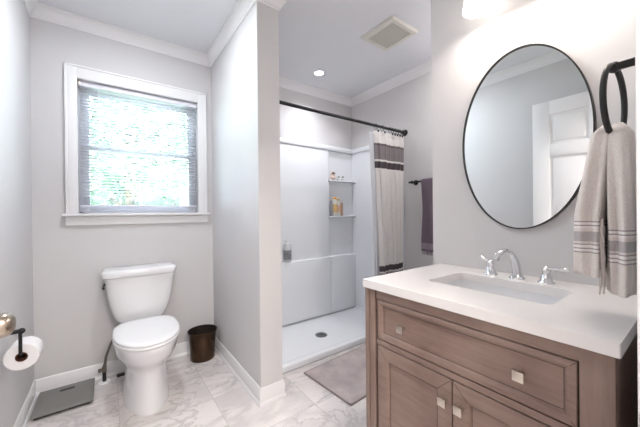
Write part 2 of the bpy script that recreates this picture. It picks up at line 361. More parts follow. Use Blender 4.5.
bl.part('ladder_cord', cr_, 'vinyl')

# ------------------------------------------------------------------ outside the window
single('lawn', MB().box(-14, 18, 2.9, 40, -0.9, -0.805), 'grass', 'green lawn outside behind the window', 'lawn', (2, 10, -0.8))['kind'] = 'stuff'
def tree(label, x, y, h, r, seed, m, cnt=3200, z0=-0.8, name='tree'):
    rnd = random.Random(seed)
    t = Thing(name, label, 'tree', (x, y, z0), 'trees outside the window')
    tr = MB().tube([(x, y, z0), (x + 0.05, y, z0 + h * 0.3), (x - 0.05, y + 0.05, z0 + h * 0.75)], [0.16, 0.12, 0.04], 10)
    blobs = []
    for k in range(16):
        a = rnd.uniform(0, 2 * PI); q = rnd.uniform(0.15, 0.75) * r; zz = z0 + h * rnd.uniform(0.22, 0.92)
        q *= 1.1 - abs((zz - z0) / h - 0.5)
        c = (x + q * math.cos(a), y + q * math.sin(a), zz); blobs.append((c, r * rnd.uniform(0.32, 0.5)))
        tr.tube([(x, y, z0 + h * 0.2 + 0.4 * (zz - z0 - h * 0.2)), c], [0.05, 0.015], 6)
    t.part('trunk', tr, 'bark')
    lf = MB()
    for k in range(cnt):
        c, br = rnd.choice(blobs); d = Vector((rnd.gauss(0, 1), rnd.gauss(0, 1), rnd.gauss(0, 1))).normalized() * br * rnd.uniform(0.5, 1.0)
        p = Vector(c) + d; u = Vector((rnd.gauss(0, 1), rnd.gauss(0, 1), rnd.gauss(0, 0.5))).normalized(); v = u.cross(Vector((rnd.gauss(0, 1), rnd.gauss(0, 1), rnd.gauss(0, 1)))).normalized()
        s_ = rnd.uniform(0.09, 0.20)
        lf.quad(p - u * s_, p + v * s_ * 0.45, p + u * s_, p - v * s_ * 0.45)
    t.part('foliage', lf, m, normals=False, smooth=None)
tree('pale green leafy tree filling the view through the window blind', 0.5, 11.0, 7.6, 2.5, 1, 'leafb', 9000)
tree('large green tree standing behind the white house outside', 4.2, 17.5, 10.5, 3.2, 2, 'leaf', 8000)
tree('green leafy tree standing farther back, left of the filling one', -3.0, 17.0, 9.5, 3.0, 3, 'leafb', 8000)
h = Thing('neighbour_house', 'small white gabled house seen low at the right of the window', 'house', (2.8, 7.6, -0.8))
h.part('wall', MB().box(1.50, 4.1, 6.9, 8.3, -0.805, 1.66), 'siding')
h.part('roof', MB().loft([[(1.35, 6.75, 1.62), (2.8, 6.75, 2.62), (4.25, 6.75, 1.62), (4.25, 6.75, 1.54), (2.8, 6.75, 2.52), (1.35, 6.75, 1.54)], [(1.35, 8.4, 1.62), (2.8, 8.4, 2.62), (4.25, 8.4, 1.62), (4.25, 8.4, 1.54), (2.8, 8.4, 2.52), (1.35, 8.4, 1.54)]]), 'roof')
h.part('gable', MB().loft([[(1.50, 6.9, 1.655), (2.8, 6.9, 2.52), (4.1, 6.9, 1.655)], [(1.50, 7.0, 1.655), (2.8, 7.0, 2.52), (4.1, 7.0, 1.655)]]), 'siding')

# ------------------------------------------------------------------ door standing open against the left wall (its knob is in frame, its leaf in the mirror)
DX0, DX1, DY0, DY1 = -0.257, -0.222, 0.078, 0.893
d = Thing('door_1', 'white six panel door opened against the left wall', None, (DX0, DY0, 0), kind='structure')
leaf = MB().box(DX0 + 0.008, DX1 - 0.008, DY0, DY1, 0.01, 2.00)
ys = [DY0, DY0 + 0.115, (DY0 + DY1) / 2 - 0.055, (DY0 + DY1) / 2 + 0.055, DY1 - 0.115, DY1]
for a, b in ((0, 1), (2, 3), (4, 5)): leaf.box(DX0, DX1, ys[a], ys[b], 0.01, 2.00, 0.002)
for z0, z1 in ((0.01, 0.23), (0.80, 0.93), (1.55, 1.65), (1.89, 2.00)):
    for a, b in ((1, 2), (3, 4)): leaf.box(DX0, DX1, ys[a] - 0.001, ys[b] + 0.001, z0, z1, 0.002)
for z0, z1 in ((0.23, 0.80), (0.93, 1.55), (1.65, 1.89)):
    for a, b in ((1, 2), (3, 4)): leaf.box(DX0 + 0.003, DX1 - 0.003, ys[a] + 0.022, ys[b] - 0.022, z0 + 0.022, z1 - 0.022, 0.004)
d.part('door_leaf', leaf, 'trim')
KY, KZ = 0.822, 0.908
kp = [(0.027, 0.0), (0.027, 0.004), (0.021, 0.008), (0.010, 0.012), (0.010, 0.028), (0.014, 0.030), (0.0195, 0.036), (0.0228, 0.043), (0.0240, 0.051), (0.0225, 0.059), (0.0185, 0.065), (0.011, 0.0695), (0.0, 0.071)]
d.part('door_knob', MB().lathe(kp, (DX1, KY, KZ), 'X', 40), mat('aged_nickel', (0.42, 0.35, 0.29), 0.3, 1.0), label='round brushed nickel door knob')
for zz in (0.25, 1.02, 1.82):
    d.part('hinge', MB().box(DX0 + 0.030, DX1 + 0.006, DY0 - 0.006, DY0 + 0.002, zz, zz + 0.09, 0.001), 'nickel')

# ------------------------------------------------------------------ toilet paper holder and roll on the left wall
TX, TY0, TZ = -0.312, 1.765, 0.522
t = Thing('paper_holder', 'black metal toilet paper holder on the left wall by the door knob', 'paper holder', (XL, TY0, 0.63))
t.part('wall_plate', MB().lathe([(0.026, 0), (0.026, 0.006), (0.020, 0.010), (0.0, 0.0101)], (XL, TY0 - 0.004, 0.627), 'X', 28), 'black')
t.part('arm', MB().tube([(XL + 0.006, TY0 - 0.004, 0.627), (TX + 0.004, TY0 - 0.004, 0.627)], 0.0085, 14).ball((TX + 0.004, TY0 - 0.004, 0.627), 0.0125), 'black')
t.part('hanger', MB().tube([(TX, TY0 - 0.004, 0.627), (TX, TY0 - 0.004, 0.55), (TX, TY0 - 0.003, 0.53), (TX, TY0 + 0.006, TZ), (TX, TY0 + 0.125, TZ)], 0.0062, 12), 'black')
RZ = TZ - 0.013
t = Thing('toilet_paper_roll', 'white toilet paper roll hanging on the black holder', 'toilet paper', (TX, TY0 + 0.06, RZ))
def ringloft(ro, ri, ya, yb, c, seg=44):
    x, z = c; prof = [(ri, ya), (ro - 0.003, ya), (ro, ya + 0.003), (ro, yb - 0.003), (ro - 0.003, yb), (ri, yb)]
    return MB().loft([[(x + r * math.cos(2 * PI * k / seg), yy, z + r * math.sin(2 * PI * k / seg)) for k in range(seg)] for r, yy in prof], ring=True)
t.part('paper', ringloft(0.057, 0.0205, TY0 + 0.012, TY0 + 0.112, (TX, RZ)), 'paper')
t.part('cardboard_core', ringloft(0.0203, 0.0190, TY0 + 0.011, TY0 + 0.113, (TX, RZ)), 'card')

# ------------------------------------------------------------------ bathroom scale
t = Thing('bathroom_scale', 'flat grey square bathroom scale in the left corner', 'scale', (-0.22, 2.32, 0))
t.part('platform', MB().box(-0.357, -0.086, 2.185, 2.468, 0.016, 0.030, 0.004), 'grey')
t.part('display', MB().box(-0.256, -0.186, 2.396, 2.420, 0.0295, 0.0306, 0.0004, 1), 'dark')
for sx in (-0.33, -0.113):
    for sy in (2.215, 2.44): t.part('foot', MB().lathe([(0.014, 0), (0.016, 0.003), (0.016, 0.016), (0, 0.0161)], (sx, sy, 0)), 'dark')
t.part('base', MB().box(-0.345, -0.098, 2.197, 2.456, 0.004, 0.017), 'dark')

# ------------------------------------------------------------------ toilet
TCX = 0.182
def egg(cx, yf_, yb_, hw, z, N_=44, yc=None, pw=2.0):
    yc = yc if yc is not None else yb_ - (yb_ - yf_) * 0.42
    lp = []
    for k in range(N_):
        a = 2 * PI * k / N_; c, s_ = math.cos(a), math.sin(a)
        e = 2 / (pw if s_ < 0 else 3.6)
        x = hw * math.copysign(abs(c) ** e, c); y = (yc - yf_ if s_ < 0 else yb_ - yc) * math.copysign(abs(s_) ** e, s_)
        lp.append((cx + x, yc + y, z))
    return lp
t = Thing('toilet', 'white two piece toilet with closed lid under the window', 'toilet', (TCX, 2.2, 0))
secs = [(0.0, 1.866, 2.36, 0.125), (0.012, 1.866, 2.36, 0.125), (0.03, 1.873, 2.355, 0.121), (0.09, 1.888, 2.345, 0.114), (0.16, 1.896, 2.34, 0.110), (0.215, 1.892, 2.34, 0.113), (0.250, 1.872, 2.33, 0.126), (0.285, 1.835, 2.31, 0.146), (0.325, 1.798, 2.29, 0.163), (0.368, 1.780, 2.28, 0.168), (0.388, 1.773, 2.28, 0.171), (0.398, 1.776, 2.28, 0.168)]
bowl = MB().loft([egg(TCX, a, b, hw, z) for z, a, b, hw in secs])
bowl.loft([egg(TCX, 2.18, 2.44, hw, z, pw=3) for z, hw in ((0.30, 0.09), (0.34, 0.115), (0.375, 0.13), (0.392, 0.13))])
for sx in (-1, 1): bowl.ball((TCX + sx * 0.098, 2.20, 0.012), 0.014, (1, 1, 1.2))
t.part('bowl', bowl, 'ceramic', smooth=50)
t.part('seat', MB().loft([egg(TCX, 1.768 + d_, 2.236 - d_, 0.174 - d_, z, pw=2.1) for z, d_ in ((0.401, 0.004), (0.405, 0.0), (0.413, 0.0), (0.417, 0.004))]), 'seat', smooth=50)
t.part('lid', MB().loft([egg(TCX, 1.770 + d_, 2.240 - d_ * 0.6, 0.173 - d_, z, pw=2.1) for z, d_ in ((0.419, 0.003), (0.423, 0.0), (0.429, 0.001), (0.434, 0.008), (0.437, 0.03), (0.439, 0.08))]), 'seat', smooth=50)
for sx in (-0.075, 0.075): t.part('hinge', MB().box(TCX + sx - 0.02, TCX + sx + 0.02, 2.232, 2.262, 0.398, 0.424, 0.006), 'seat')
def tankloop(hw, yfr, yb_, z, bow=0.02, N_=56):
    lp = []; yc = (yfr + yb_) / 2; hy = (yb_ - yfr) / 2
    for k in range(N_):
        a = 2 * PI * k / N_; c, s_ = math.cos(a), math.sin(a); e = 2 / 7.0
        x = hw * math.copysign(abs(c) ** e, c); y = hy * math.copysign(abs(s_) ** e, s_)
        if s_ < 0: y -= bow * (1 - (x / hw) ** 2)
        lp.append((TCX - 0.006 + x * 1.035, yc + y, z))
    return lp
tk = [(0.392, 0.105, 2.335, 2.46), (0.400, 0.122, 2.325, 2.47), (0.42, 0.138, 2.318, 2.475), (0.46, 0.155, 2.310, 2.480), (0.52, 0.172, 2.305, 2.485), (0.60, 0.186, 2.300, 2.487), (0.70, 0.197, 2.296, 2.487), (0.712, 0.198, 2.296, 2.487)]
tank = t.part('tank', MB().loft([tankloop(hw, a, b, z) for z, hw, a, b in tk]), 'ceramic', smooth=50)
t.part('tank_lid', MB().loft([tankloop(hw, 2.282 + q, 2.494 - q, z, 0.022) for z, hw, q in ((0.709, 0.205, 0.006), (0.713, 0.211, 0.001), (0.738, 0.213, 0), (0.750, 0.211, 0.002), (0.757, 0.204, 0.009), (0.760, 0.185, 0.025))]), 'ceramic', smooth=50)
lv = MB().lathe([(0.013, 0), (0.013, 0.006), (0.007, 0.009), (0.007, 0.018), (0, 0.0181)], (0, 0, 0), 'X', 20); 
bmesh.ops.scale(lv.b, vec=(-1, 1, 1), verts=lv.b.verts[:]); bmesh.ops.translate(lv.b, vec=(TCX - 0.193, 2.345, 0.668), verts=lv.b.verts[:])
lv.tube([(TCX - 0.211, 2.345, 0.668), (TCX - 0.214, 2.300, 0.663), (TCX - 0.214, 2.272, 0.658)], [0.006, 0.0055, 0.008], 10)
t.part('flush_lever', lv, 'black', tank, label='dark flush lever')
# water supply
t = Thing('water_supply_valve', 'dark supply stub with valve and braided hose left of the toilet', 'valve', (-0.03, 2.43, 0))
vx, vy = -0.035, 2.42
t.part('floor_flange', MB().lathe([(0.034, 0), (0.032, 0.006), (0.014, 0.010), (0, 0.0101)], (vx, vy, 0)), 'trim', label='white round floor flange')
t.part('stub_pipe', MB().tube([(vx, vy, 0.008), (vx, vy, 0.075)], 0.011, 14), 'dark')
t.part('valve_body', MB().tube([(vx, vy, 0.070), (vx, vy, 0.105)], 0.013, 14).tube([(vx - 0.03, vy - 0.01, 0.088), (vx, vy, 0.088)], [0.013, 0.008], 14).tube([(vx, vy, 0.1), (vx + 0.004, vy, 0.125)], 0.009, 12), 'steel')
t.part('hose', MB().tube([(vx + 0.004, vy, 0.12), (vx + 0.010, vy, 0.17), (vx + 0.035, vy - 0.01, 0.25), (vx + 0.075, vy - 0.015, 0.32), (vx + 0.105, vy - 0.02, 0.37), (vx + 0.108, vy - 0.02, 0.395)], 0.0075, 12), 'steel')
t = Thing('floor_vent', 'dark narrow vent at the baseboard behind the toilet', 'vent', (0.07, 2.45, 0))
t.part('vent_cover', MB().box(0.035, 0.14, 2.435, 2.475, 0, 0.008, 0.002), 'dark')
# waste basket
WC = (0.580, 2.360)
t = Thing('waste_basket', 'small bronze metal waste basket in the corner beside the toilet', 'waste basket', (WC[0], WC[1], 0))
pr = [(0.086, 0.0), (0.089, 0.004), (0.090, 0.03), (0.092, 0.10), (0.098, 0.17), (0.105, 0.212), (0.108, 0.216), (0.108, 0.221), (0.105, 0.223), (0.102, 0.220), (0.096, 0.17), (0.089, 0.10), (0.087, 0.02), (0.084, 0.010), (0.0, 0.010)]
t.part('body', MB().lathe(pr[:9], (*WC, 0), seg=56, sx=1.0, sy=0.92, cap=False).lathe([(0, 0.0005), (0.086, 0.0)], (*WC, 0), seg=56, sy=0.92, cap=False), 'bronze')
t.part('lining', MB().lathe(pr[8:], (*WC, 0), seg=56, sx=1.0, sy=0.92, cap=False), 'bronzein')

# ------------------------------------------------------------------ shower
SX0, SX1, SY0, SY1 = XP2 + 0.002, XR - 0.002, 1.775, YB - 0.002
sh = Thing('shower_stall', 'white moulded shower surround and pan', 'shower', ((SX0 + SX1) / 2, (SY0 + SY1) / 2, 0))
pan = MB().box(SX0, SX1, SY0 + 0.01, SY1, 0.0, 0.030).box(SX0, SX1, SY0, SY0 + 0.055, 0.0, 0.050, 0.010, 3)
pan.box(SX0, SX0 + 0.05, SY0, SY1, 0.0, 0.045, 0.010, 3).box(SX1 - 0.05, SX1, SY0, SY1, 0.0, 0.045, 0.010, 3).box(SX0, SX1, SY1 - 0.05, SY1, 0, 0.045, 0.010, 3)
sh.part('pan', pan, 'acrylic')
su = MB().box(SX0, SX0 + 0.028, SY0, SY1, 0.04, 1.82).box(SX1 - 0.028, SX1, SY0, SY1, 0.04, 1.82, 0).box(SX0, SX1, SY1 - 0.022, SY1, 0.04, 1.82)
su.box(SX0 + 0.02, 1.925, SY1 - 0.050, SY1, 0.045, 1.80, 0.012, 3)
su.box(SX0 + 0.02, 1.925, SY1 - 0.078, SY1, 0.045, 0.652, 0.014, 3)
su.box(1.915, SX1 - 0.02, SY1 - 0.074, SY1, 0.045, 0.650, 0.014, 3)
su.box(SX0, SX1, SY1 - 0.060, SY1, 1.795, 1.845, 0.012, 3).box(SX0, SX0 + 0.05, SY0, SY1, 1.795, 1.845, 0.012, 3).box(SX1 - 0.05, SX1, SY0, SY1, 1.795, 1.845, 0.012, 3)
sur = sh.part('surround', su, 'acrylic')
for zz in (1.475, 1.085): sh.part('shelf', MB().box(1.91, SX1 - 0.022, SY1 - 0.085, SY1 - 0.018, zz - 0.016, zz, 0.006, 3), 'acrylic', sur)
DR = (1.52, 2.075)
dr = sh.part('drain', MB().lathe([(0.054, 0.029), (0.054, 0.032), (0.046, 0.0335), (0.0, 0.0335)], (*DR, 0), seg=32), 'drainm')
dh = MB()
for a in range(12):
    ang = 2 * PI * a / 12
    dh.lathe([(0.005, 0.0335), (0.005, 0.0340), (0, 0.0341)], (DR[0] + 0.030 * math.cos(ang), DR[1] + 0.030 * math.sin(ang), 0), seg=8)
dh.lathe([(0.012, 0.0335), (0.012, 0.0341), (0, 0.0342)], (*DR, 0), seg=12)
sh.part('drain_holes', dh, 'dark', dr)
# shower head on the partition side
t = Thing('shower_fixture', 'chrome shower head high up just behind the partition wall', 'shower head', (XP2, 2.15, 2.0))
t.part('arm', MB().tube([(XP2, 2.15, 2.02), (XP2 + 0.10, 2.15, 2.05), (XP2 + 0.16, 2.15, 2.03)], 0.008, 12).lathe([(0.028, 0), (0.026, 0.005), (0, 0.0051)], (XP2, 2.15, 2.02), 'X', 24), 'chrome')
t.part('head', MB().lathe([(0.012, 0.03), (0.016, 0.015), (0.040, -0.01), (0.042, -0.02), (0, -0.021)], (XP2 + 0.175, 2.15, 2.01), seg=28).rot(math.radians(-25), 'Y', (XP2 + 0.175, 2.15, 2.01)), 'chrome')
# items on the shelves
def pump_bottle(x, y, z):
    t = Thing('pump_bottle', 'white pump bottle with dark label on the lower shower ledge', 'bottle', (x, y, z))
    t.part('bottle', MB().lathe([(0.037, 0), (0.040, 0.006), (0.040, 0.150), (0.034, 0.172), (0.013, 0.182), (0.013, 0.190), (0, 0.1901)], (x, y, z), seg=32, sy=0.75), mat('bottle_clear', (0.62, 0.63, 0.65), 0.15))
    t.part('label', MB().lathe([(0.0404, 0.020), (0.0408, 0.021), (0.0408, 0.110), (0.0404, 0.111)], (x, y, z), seg=32, sy=0.76, cap=False), mat('label_dark', (0.22, 0.23, 0.25), 0.5, var=0.9, vscale=60))
    t.part('pump', MB().tube([(x, y, z + 0.188), (x, y, z + 0.232)], 0.005).lathe([(0.016, 0.168), (0.016, 0.182), (0, 0.183)], (x, y, z)).tube([(x, y, z + 0.207), (x - 0.03, y - 0.01, z + 0.203)], 0.006), 'seat')
pump_bottle(1.392, 2.440, 0.6525)
def bottle(label, x, y, z, r, hh, m, mc, name='shampoo_bottle', lb=None):
    t = Thing(name, label, 'bottle', (x, y, z), 'bottles on the middle shower shelf')
    t.part('bottle', MB().lathe([(r * .92, 0), (r, 0.004), (r, hh * 0.80), (r * .8, hh * 0.87), (r * .5, hh * 0.89), (0, hh * 0.8901)], (x, y, z), seg=24), m)
    t.part('cap', MB().lathe([(r * .75, hh * 0.885), (r * .75, hh * 0.985), (r * .6, hh), (0, hh + 0.0001)], (x, y, z), seg=24), mc)
    if lb: t.part('label', MB().lathe([(r * 1.01, hh * .2), (r * 1.015, hh * .21), (r * 1.015, hh * .62), (r * 1.01, hh * .63)], (x, y, z), seg=24, cap=False), lb)
org_ = mat('orange_plastic', (0.80, 0.36, 0.07), 0.4); yel = mat('yellow_plastic', (0.75, 0.52, 0.22), 0.4); wh = mat('white_plastic', (0.72, 0.71, 0.68), 0.35); gr = mat('grey_plastic', (0.34, 0.33, 0.36), 0.35); pk = mat('peach_plastic', (0.80, 0.50, 0.38), 0.45)
bz = 1.0855
bottle('grey slim bottle at the left end of the middle shower shelf', 1.945, 2.448, bz, 0.019, 0.165, gr, gr)
bottle('white bottle with orange cap, tallest on the middle shower shelf', 1.992, 2.446, bz, 0.027, 0.205, wh, org_, lb=yel)
bottle('white bottle with orange label and yellow cap on the middle shower shelf', 2.047, 2.450, bz, 0.024, 0.190, wh, yel, lb=pk)
bottle('peach brown slim bottle at the right of the middle shower shelf group', 2.091, 2.446, bz, 0.017, 0.165, mat('tan_plastic', (0.50, 0.33, 0.24), 0.4), wh)
def toy(label, x, y, z, r, m, group='bath toys on the top shower shelf'):
    t = Thing('bath_toy', label, 'bath toy', (x, y, z), group)
    t.part('body', MB().ball((x, y, z + r * 0.8), r, (1.15, 0.9, 0.8)).ball((x - r * 0.15, y - r * 0.1, z + r * 2.0), r * 0.72), m)
    t.part('eyes', MB().ball((x - r * 0.5, y - r * 0.68, z + r * 2.15), r * 0.26, u=10, v=8).ball((x + r * 0.1, y - r * 0.76, z + r * 2.15), r * 0.2, u=10, v=8), 'dark')
    t.part('beak', MB().ball((x - r * 0.2, y - r * 0.85, z + r * 1.8), r * 0.25, (1.3, 1, 0.6), 10, 8), org_ if r > 0.025 else 'dark')
toy('peach rubber bath toy, largest on the top shower shelf', 1.968, 2.440, 1.4755, 0.033, mat('pale_peach', (0.80, 0.62, 0.55), 0.4))
toy('small white bath toy in the middle of the top shower shelf', 2.048, 2.445, 1.4755, 0.018, wh)
toy('small white bath toy nearest the corner on the top shower shelf', 2.110, 2.445, 1.4755, 0.020, wh)

# curtain rod, rings, curtain
RY, RZZ = 1.752, 1.882
t = Thing('curtain_rod', 'black shower curtain rod spanning the shower opening', 'curtain rod', (1.58, RY, RZZ))
t.part('rod', MB().tube([(XP2 + 0.004, RY, RZZ), (XR - 0.004, RY, RZZ)], 0.0125, 20), 'black')
for xx, s_ in ((XP2, 1), (XR, -1)):
    f_ = MB().lathe([(0.030, 0), (0.030, 0.008), (0.019, 0.018), (0.019, 0.04), (0.013, 0.041)], (0, 0, 0), 'X', 28)
    bmesh.ops.scale(f_.b, vec=(s_, 1, 1), verts=f_.b.verts[:]); bmesh.ops.translate(f_.b, vec=(xx, RY, RZZ), verts=f_.b.verts[:])
    t.part('end_flange', f_, 'black')
CT, CB = 1.838, 0.06
CX0, CX1, CYY = 1.885, 2.262, 1.752
dk, mdg = (0.115, 0.095, 0.105), (0.30, 0.265, 0.275)
cz0 = CB
cmat = banded('curtain_cloth', (0.90, 0.87, 0.85), [(1.713 - cz0, 1.733 - cz0, (0.20, 0.17, 0.18)), (1.590 - cz0, 1.713 - cz0, mdg), (1.512 - cz0, 1.572 - cz0, dk), (0.59 - cz0, 0.64 - cz0, dk), (0.42 - cz0, 0.575 - cz0, mdg), (0.34 - cz0, 0.40 - cz0, dk)], weave=0.06, scale=90, fac=0.25)
t = Thing('shower_curtain', 'white shower curtain with grey woven bands, bunched at the right', 'curtain', (2.07, CYY, CB))
def cloth(x0, x1, yc, zt, zb, folds, amp, seed, nx=150, nz=24):
    rows = []
    for j in range(nz + 1):
        v = j / nz; z = zt + (zb - zt) * v; row = []
        for i in range(nx + 1):
            u = i / nx; a = amp * (0.45 + 0.55 * min(1, v * 2.2))
            ph = 2 * PI * folds * (u + 0.018 * math.sin(7 * u + seed) + 0.02 * math.sin(3 * v + seed * 2) * u)
            x = x0 + (x1 - x0) * u + 0.013 * math.sin(2 * ph) + 0.01 * v * math.sin(4 * u * PI + seed)
            if zt > 1.5: x += 0.07 * v * (1 - u)
            y = yc + a * math.sin(ph) + 0.008 * math.sin(11 * u + 4 * v + seed)
            row.append((x, y, z))
        rows.append(row)
    return rows
o = t.part('cloth', MB().loft(cloth(CX0, CX1, CYY, CT, CB, 5.5, 0.020, 1.3), False, False, False), cmat, smooth=70, normals=False)
md = o.modifiers.new('thick', 'SOLIDIFY'); md.thickness = 0.0015
t.part('liner', MB().loft(cloth(CX0 - 0.03, CX1, CYY + 0.042, CT, CB, 5.5, 0.012, 2.1), False, False, False), translucent('liner_vinyl', (0.80, 0.80, 0.82), 0.45), smooth=70, normals=False, label='plain white liner behind the curtain')
gl = 'black curtain ring bunched with others near the right wall'
for k, xx in enumerate((1.900, 1.985, 2.090, 2.125, 2.160, 2.195, 2.228)):
    lb = ('leftmost black curtain ring on the rod', 'second black curtain ring from the left')[k] if k < 2 else gl
    r_ = MB().tube([(xx, RY + 0.017 * math.cos(2 * PI * q / 20), RZZ - 0.008 + 0.025 * math.sin(2 * PI * q / 20)) for q in range(20)], 0.002, 8, ring=True)
    r_.ball((xx, RY - 0.030, CT - 0.008), 0.011, (0.9, 0.5, 1), 14, 10)
    r_.tube([(xx, RY - 0.012, RZZ - 0.028), (xx, RY - 0.028, CT - 0.004)], 0.002, 6)
    single('curtain_ring', r_, 'black', lb, 'curtain ring', (xx, RY, RZZ), 'curtain rings on the shower rod')

# towel bar and purple towel on the right wall
BX, BZ = 2.245, 1.392
t = Thing('towel_bar', 'black towel bar on the wall beyond the vanity', 'towel bar', (XR, 1.4, BZ))
t.part('bar', MB().tube([(BX, 1.665, BZ), (BX, 1.10, BZ)], 0.0085, 14), 'black')
for yy in (1.635, 1.13):
    t.part('post', MB().tube([(XR - 0.004, yy, BZ), (BX, yy, BZ)], 0.009, 14).lathe([(0.024, 0), (0.024, -0.006), (0.012, -0.012), (0, -0.0121)], (XR, yy, BZ), 'X', 24).ball((BX, yy, BZ), 0.014), 'black')
t = Thing('bath_towel', 'purple grey bath towel hanging over the black towel bar', 'towel', (BX, 1.40, BZ))
def drape(y0, y1, bx, bz, zb1, zb2, gap, th, seed, seg=36, nl=44):
    """cloth over a bar along Y: closed section of (x, z) path with thickness, waved along y"""
    path = []
    for k in range(nl + 1):
        u = k / nl
        if u < 0.46: path.append((-gap, zb1 + (bz - zb1) * (u / 0.46), u))
        elif u > 0.54: path.append((gap, bz + (zb2 - bz) * ((u - 0.54) / 0.46), u))
        else:
            a = PI * (u - 0.46) / 0.08; path.append((-gap * math.cos(a), bz + gap * math.sin(a), u))
    rows = []
    for q, z, u in path:
        hang = min(1.0, abs(bz - z) / 0.25); row = []
        for i in range(seg + 1):
            v = i / seg; y = y0 + (y1 - y0) * v
            wv = 0.009 * hang * math.sin(v * 2 * PI * 2.6 + seed + (0.8 if u > .5 else 0)) + 0.004 * hang * math.sin(v * 17 + z * 6)
            row.append((bx + q + wv, y + 0.006 * hang * math.sin(z * 9 + seed), z))
        rows.append(row)
    return rows
o = t.part('cloth', MB().loft(drape(1.525, 1.18, BX, BZ + 0.002, 0.775, 0.80, 0.014, 0, 0.4), False, False, False), 'purple', smooth=70, normals=False)
md = o.modifiers.new('thick', 'SOLIDIFY'); md.thickness = 0.007; md.offset = 0.0
fg = MB()
rnd = random.Random(5)
for k in range(46):
    yy = 1.522 - 0.0075 * k; fx = BX - 0.014 + 0.009 * math.sin((1.525 - yy) / 0.345 * 2 * PI * 2.6 + 0.4)
    fg.tube([(fx, yy, 0.78), (fx + rnd.uniform(-.004, .004), yy + rnd.uniform(-.003, .003), 0.745)], 0.0022, 5)
t.part('fringe', fg, 'purplefr')

# bath mat
ang = math.radians(4.0); mc = Vector((1.086, 1.697))
def mp_(u, v): return (mc.x + u * math.cos(ang) - v * math.sin(ang), mc.y + u * math.sin(ang) + v * math.cos(ang))
t = Thing('bath_mat', 'taupe plush bath mat lying in front of the shower', 'bath mat', (1.43, 1.47, 0))
g = MB(); U, V = 0.68, 0.455; nu, nv = 56, 38; rows = []
for j in range(nv + 1):
    row = []
    for i in range(nu + 1):
        u, v = 0.008 + (U - 0.016) * i / nu, -0.008 - (V - 0.016) * j / nv; e = min(i, nu - i, j, nv - j)
        x, y = mp_(u, v); hgt = 0.012 + 0.005 * min(1, e / 2) + 0.004 * noise.noise((x * 22, y * 22, 0)) + 0.0025 * noise.noise((x * 60, y * 60, 3)) if e else 0.008
        row.append((x, y, hgt))
    rows.append(row)
g.loft(rows, False, False, False)
t.part('pile', g, 'mat', smooth=80)
def slab(u0, u1, v0, v1, z0, z1):
    c = [mp_(u0, v0), mp_(u1, v0), mp_(u1, v1), mp_(u0, v1)]
    return MB().loft([[(x, y, z0) for x, y in c], [(x, y, z1) for x, y in c]])
t.part('backing', slab(0, U, 0, -V, 0.0, 0.008), 'matedge', label='darker bound edge')

# ------------------------------------------------------------------ vanity cabinet
VX, VY0, VY1, VZ = 0.806, 0.116, 0.808, 0.832
t = Thing('vanity_cabinet', 'taupe brown wooden vanity cabinet with square knobs', 'vanity cabinet', (1.08, 0.46, 0))
PW = 0.055
car = MB().box(VX + 0.018, XM - 0.002, VY0 + 0.004, VY0 + 0.022, 0.10, VZ).box(VX + 0.018, XM - 0.002, VY1 - 0.022, VY1 - 0.004, 0.10, VZ).box(VX + 0.018, XM - 0.002, VY0 + 0.01, VY1 - 0.01, 0.10, 0.118).box(XM - 0.014, XM - 0.002, VY0 + 0.01, VY1 - 0.01, 0.10, 0.70)
t.part('carcass', car, 'cabv')
t.part('gap_shade_sheet', MB().box(VX + 0.019, VX + 0.022, VY0 + PW - 0.004, VY1 - PW + 0.004, 0.11, 0.80), 'gap')  # dark sheet standing in for the shade in the gaps between fronts
for y0_, y1_, grv in ((VY1 - PW, VY1, 1), (VY0, VY0 + PW, 0)):
    lg = MB()
    if grv:
        lg.box(VX, VX + 0.045, y0_ + 0.004, VY1 - 0.0235, 0.0, VZ, 0.0015).box(VX, VX + 0.045, VY1 - 0.0205, VY1, 0.0, VZ, 0.0015).box(VX + 0.004, VX + 0.045, y0_ + 0.01, VY1 - 0.005, 0.0, VZ)
    else:
        lg.box(VX, VX + 0.045, y0_, y1_, 0.0, VZ, 0.0015)
    t.part('post', lg, 'cabv')
for y0_, y1_ in ((VY1 - 0.045, VY1), (VY0, VY0 + 0.045)):
    t.part('post', MB().box(XM - 0.05, XM - 0.004, y0_, y1_, 0.0, VZ, 0.0015), 'cabv')
YA, YZ = VY0 + PW, VY1 - PW - 0.004
t.part('top_rail', MB().box(VX + 0.001, VX + 0.020, YA - 0.001, YZ + 0.001, 0.798, VZ, 0.001), 'cab')
t.part('middle_rail', MB().box(VX + 0.001, VX + 0.020, YA - 0.001, YZ + 0.001, 0.629, 0.648, 0.001), 'cab')
t.part('bottom_rail', MB().box(VX + 0.001, VX + 0.020, YA - 0.001, YZ + 0.001, 0.10, 0.135, 0.001), 'cab')
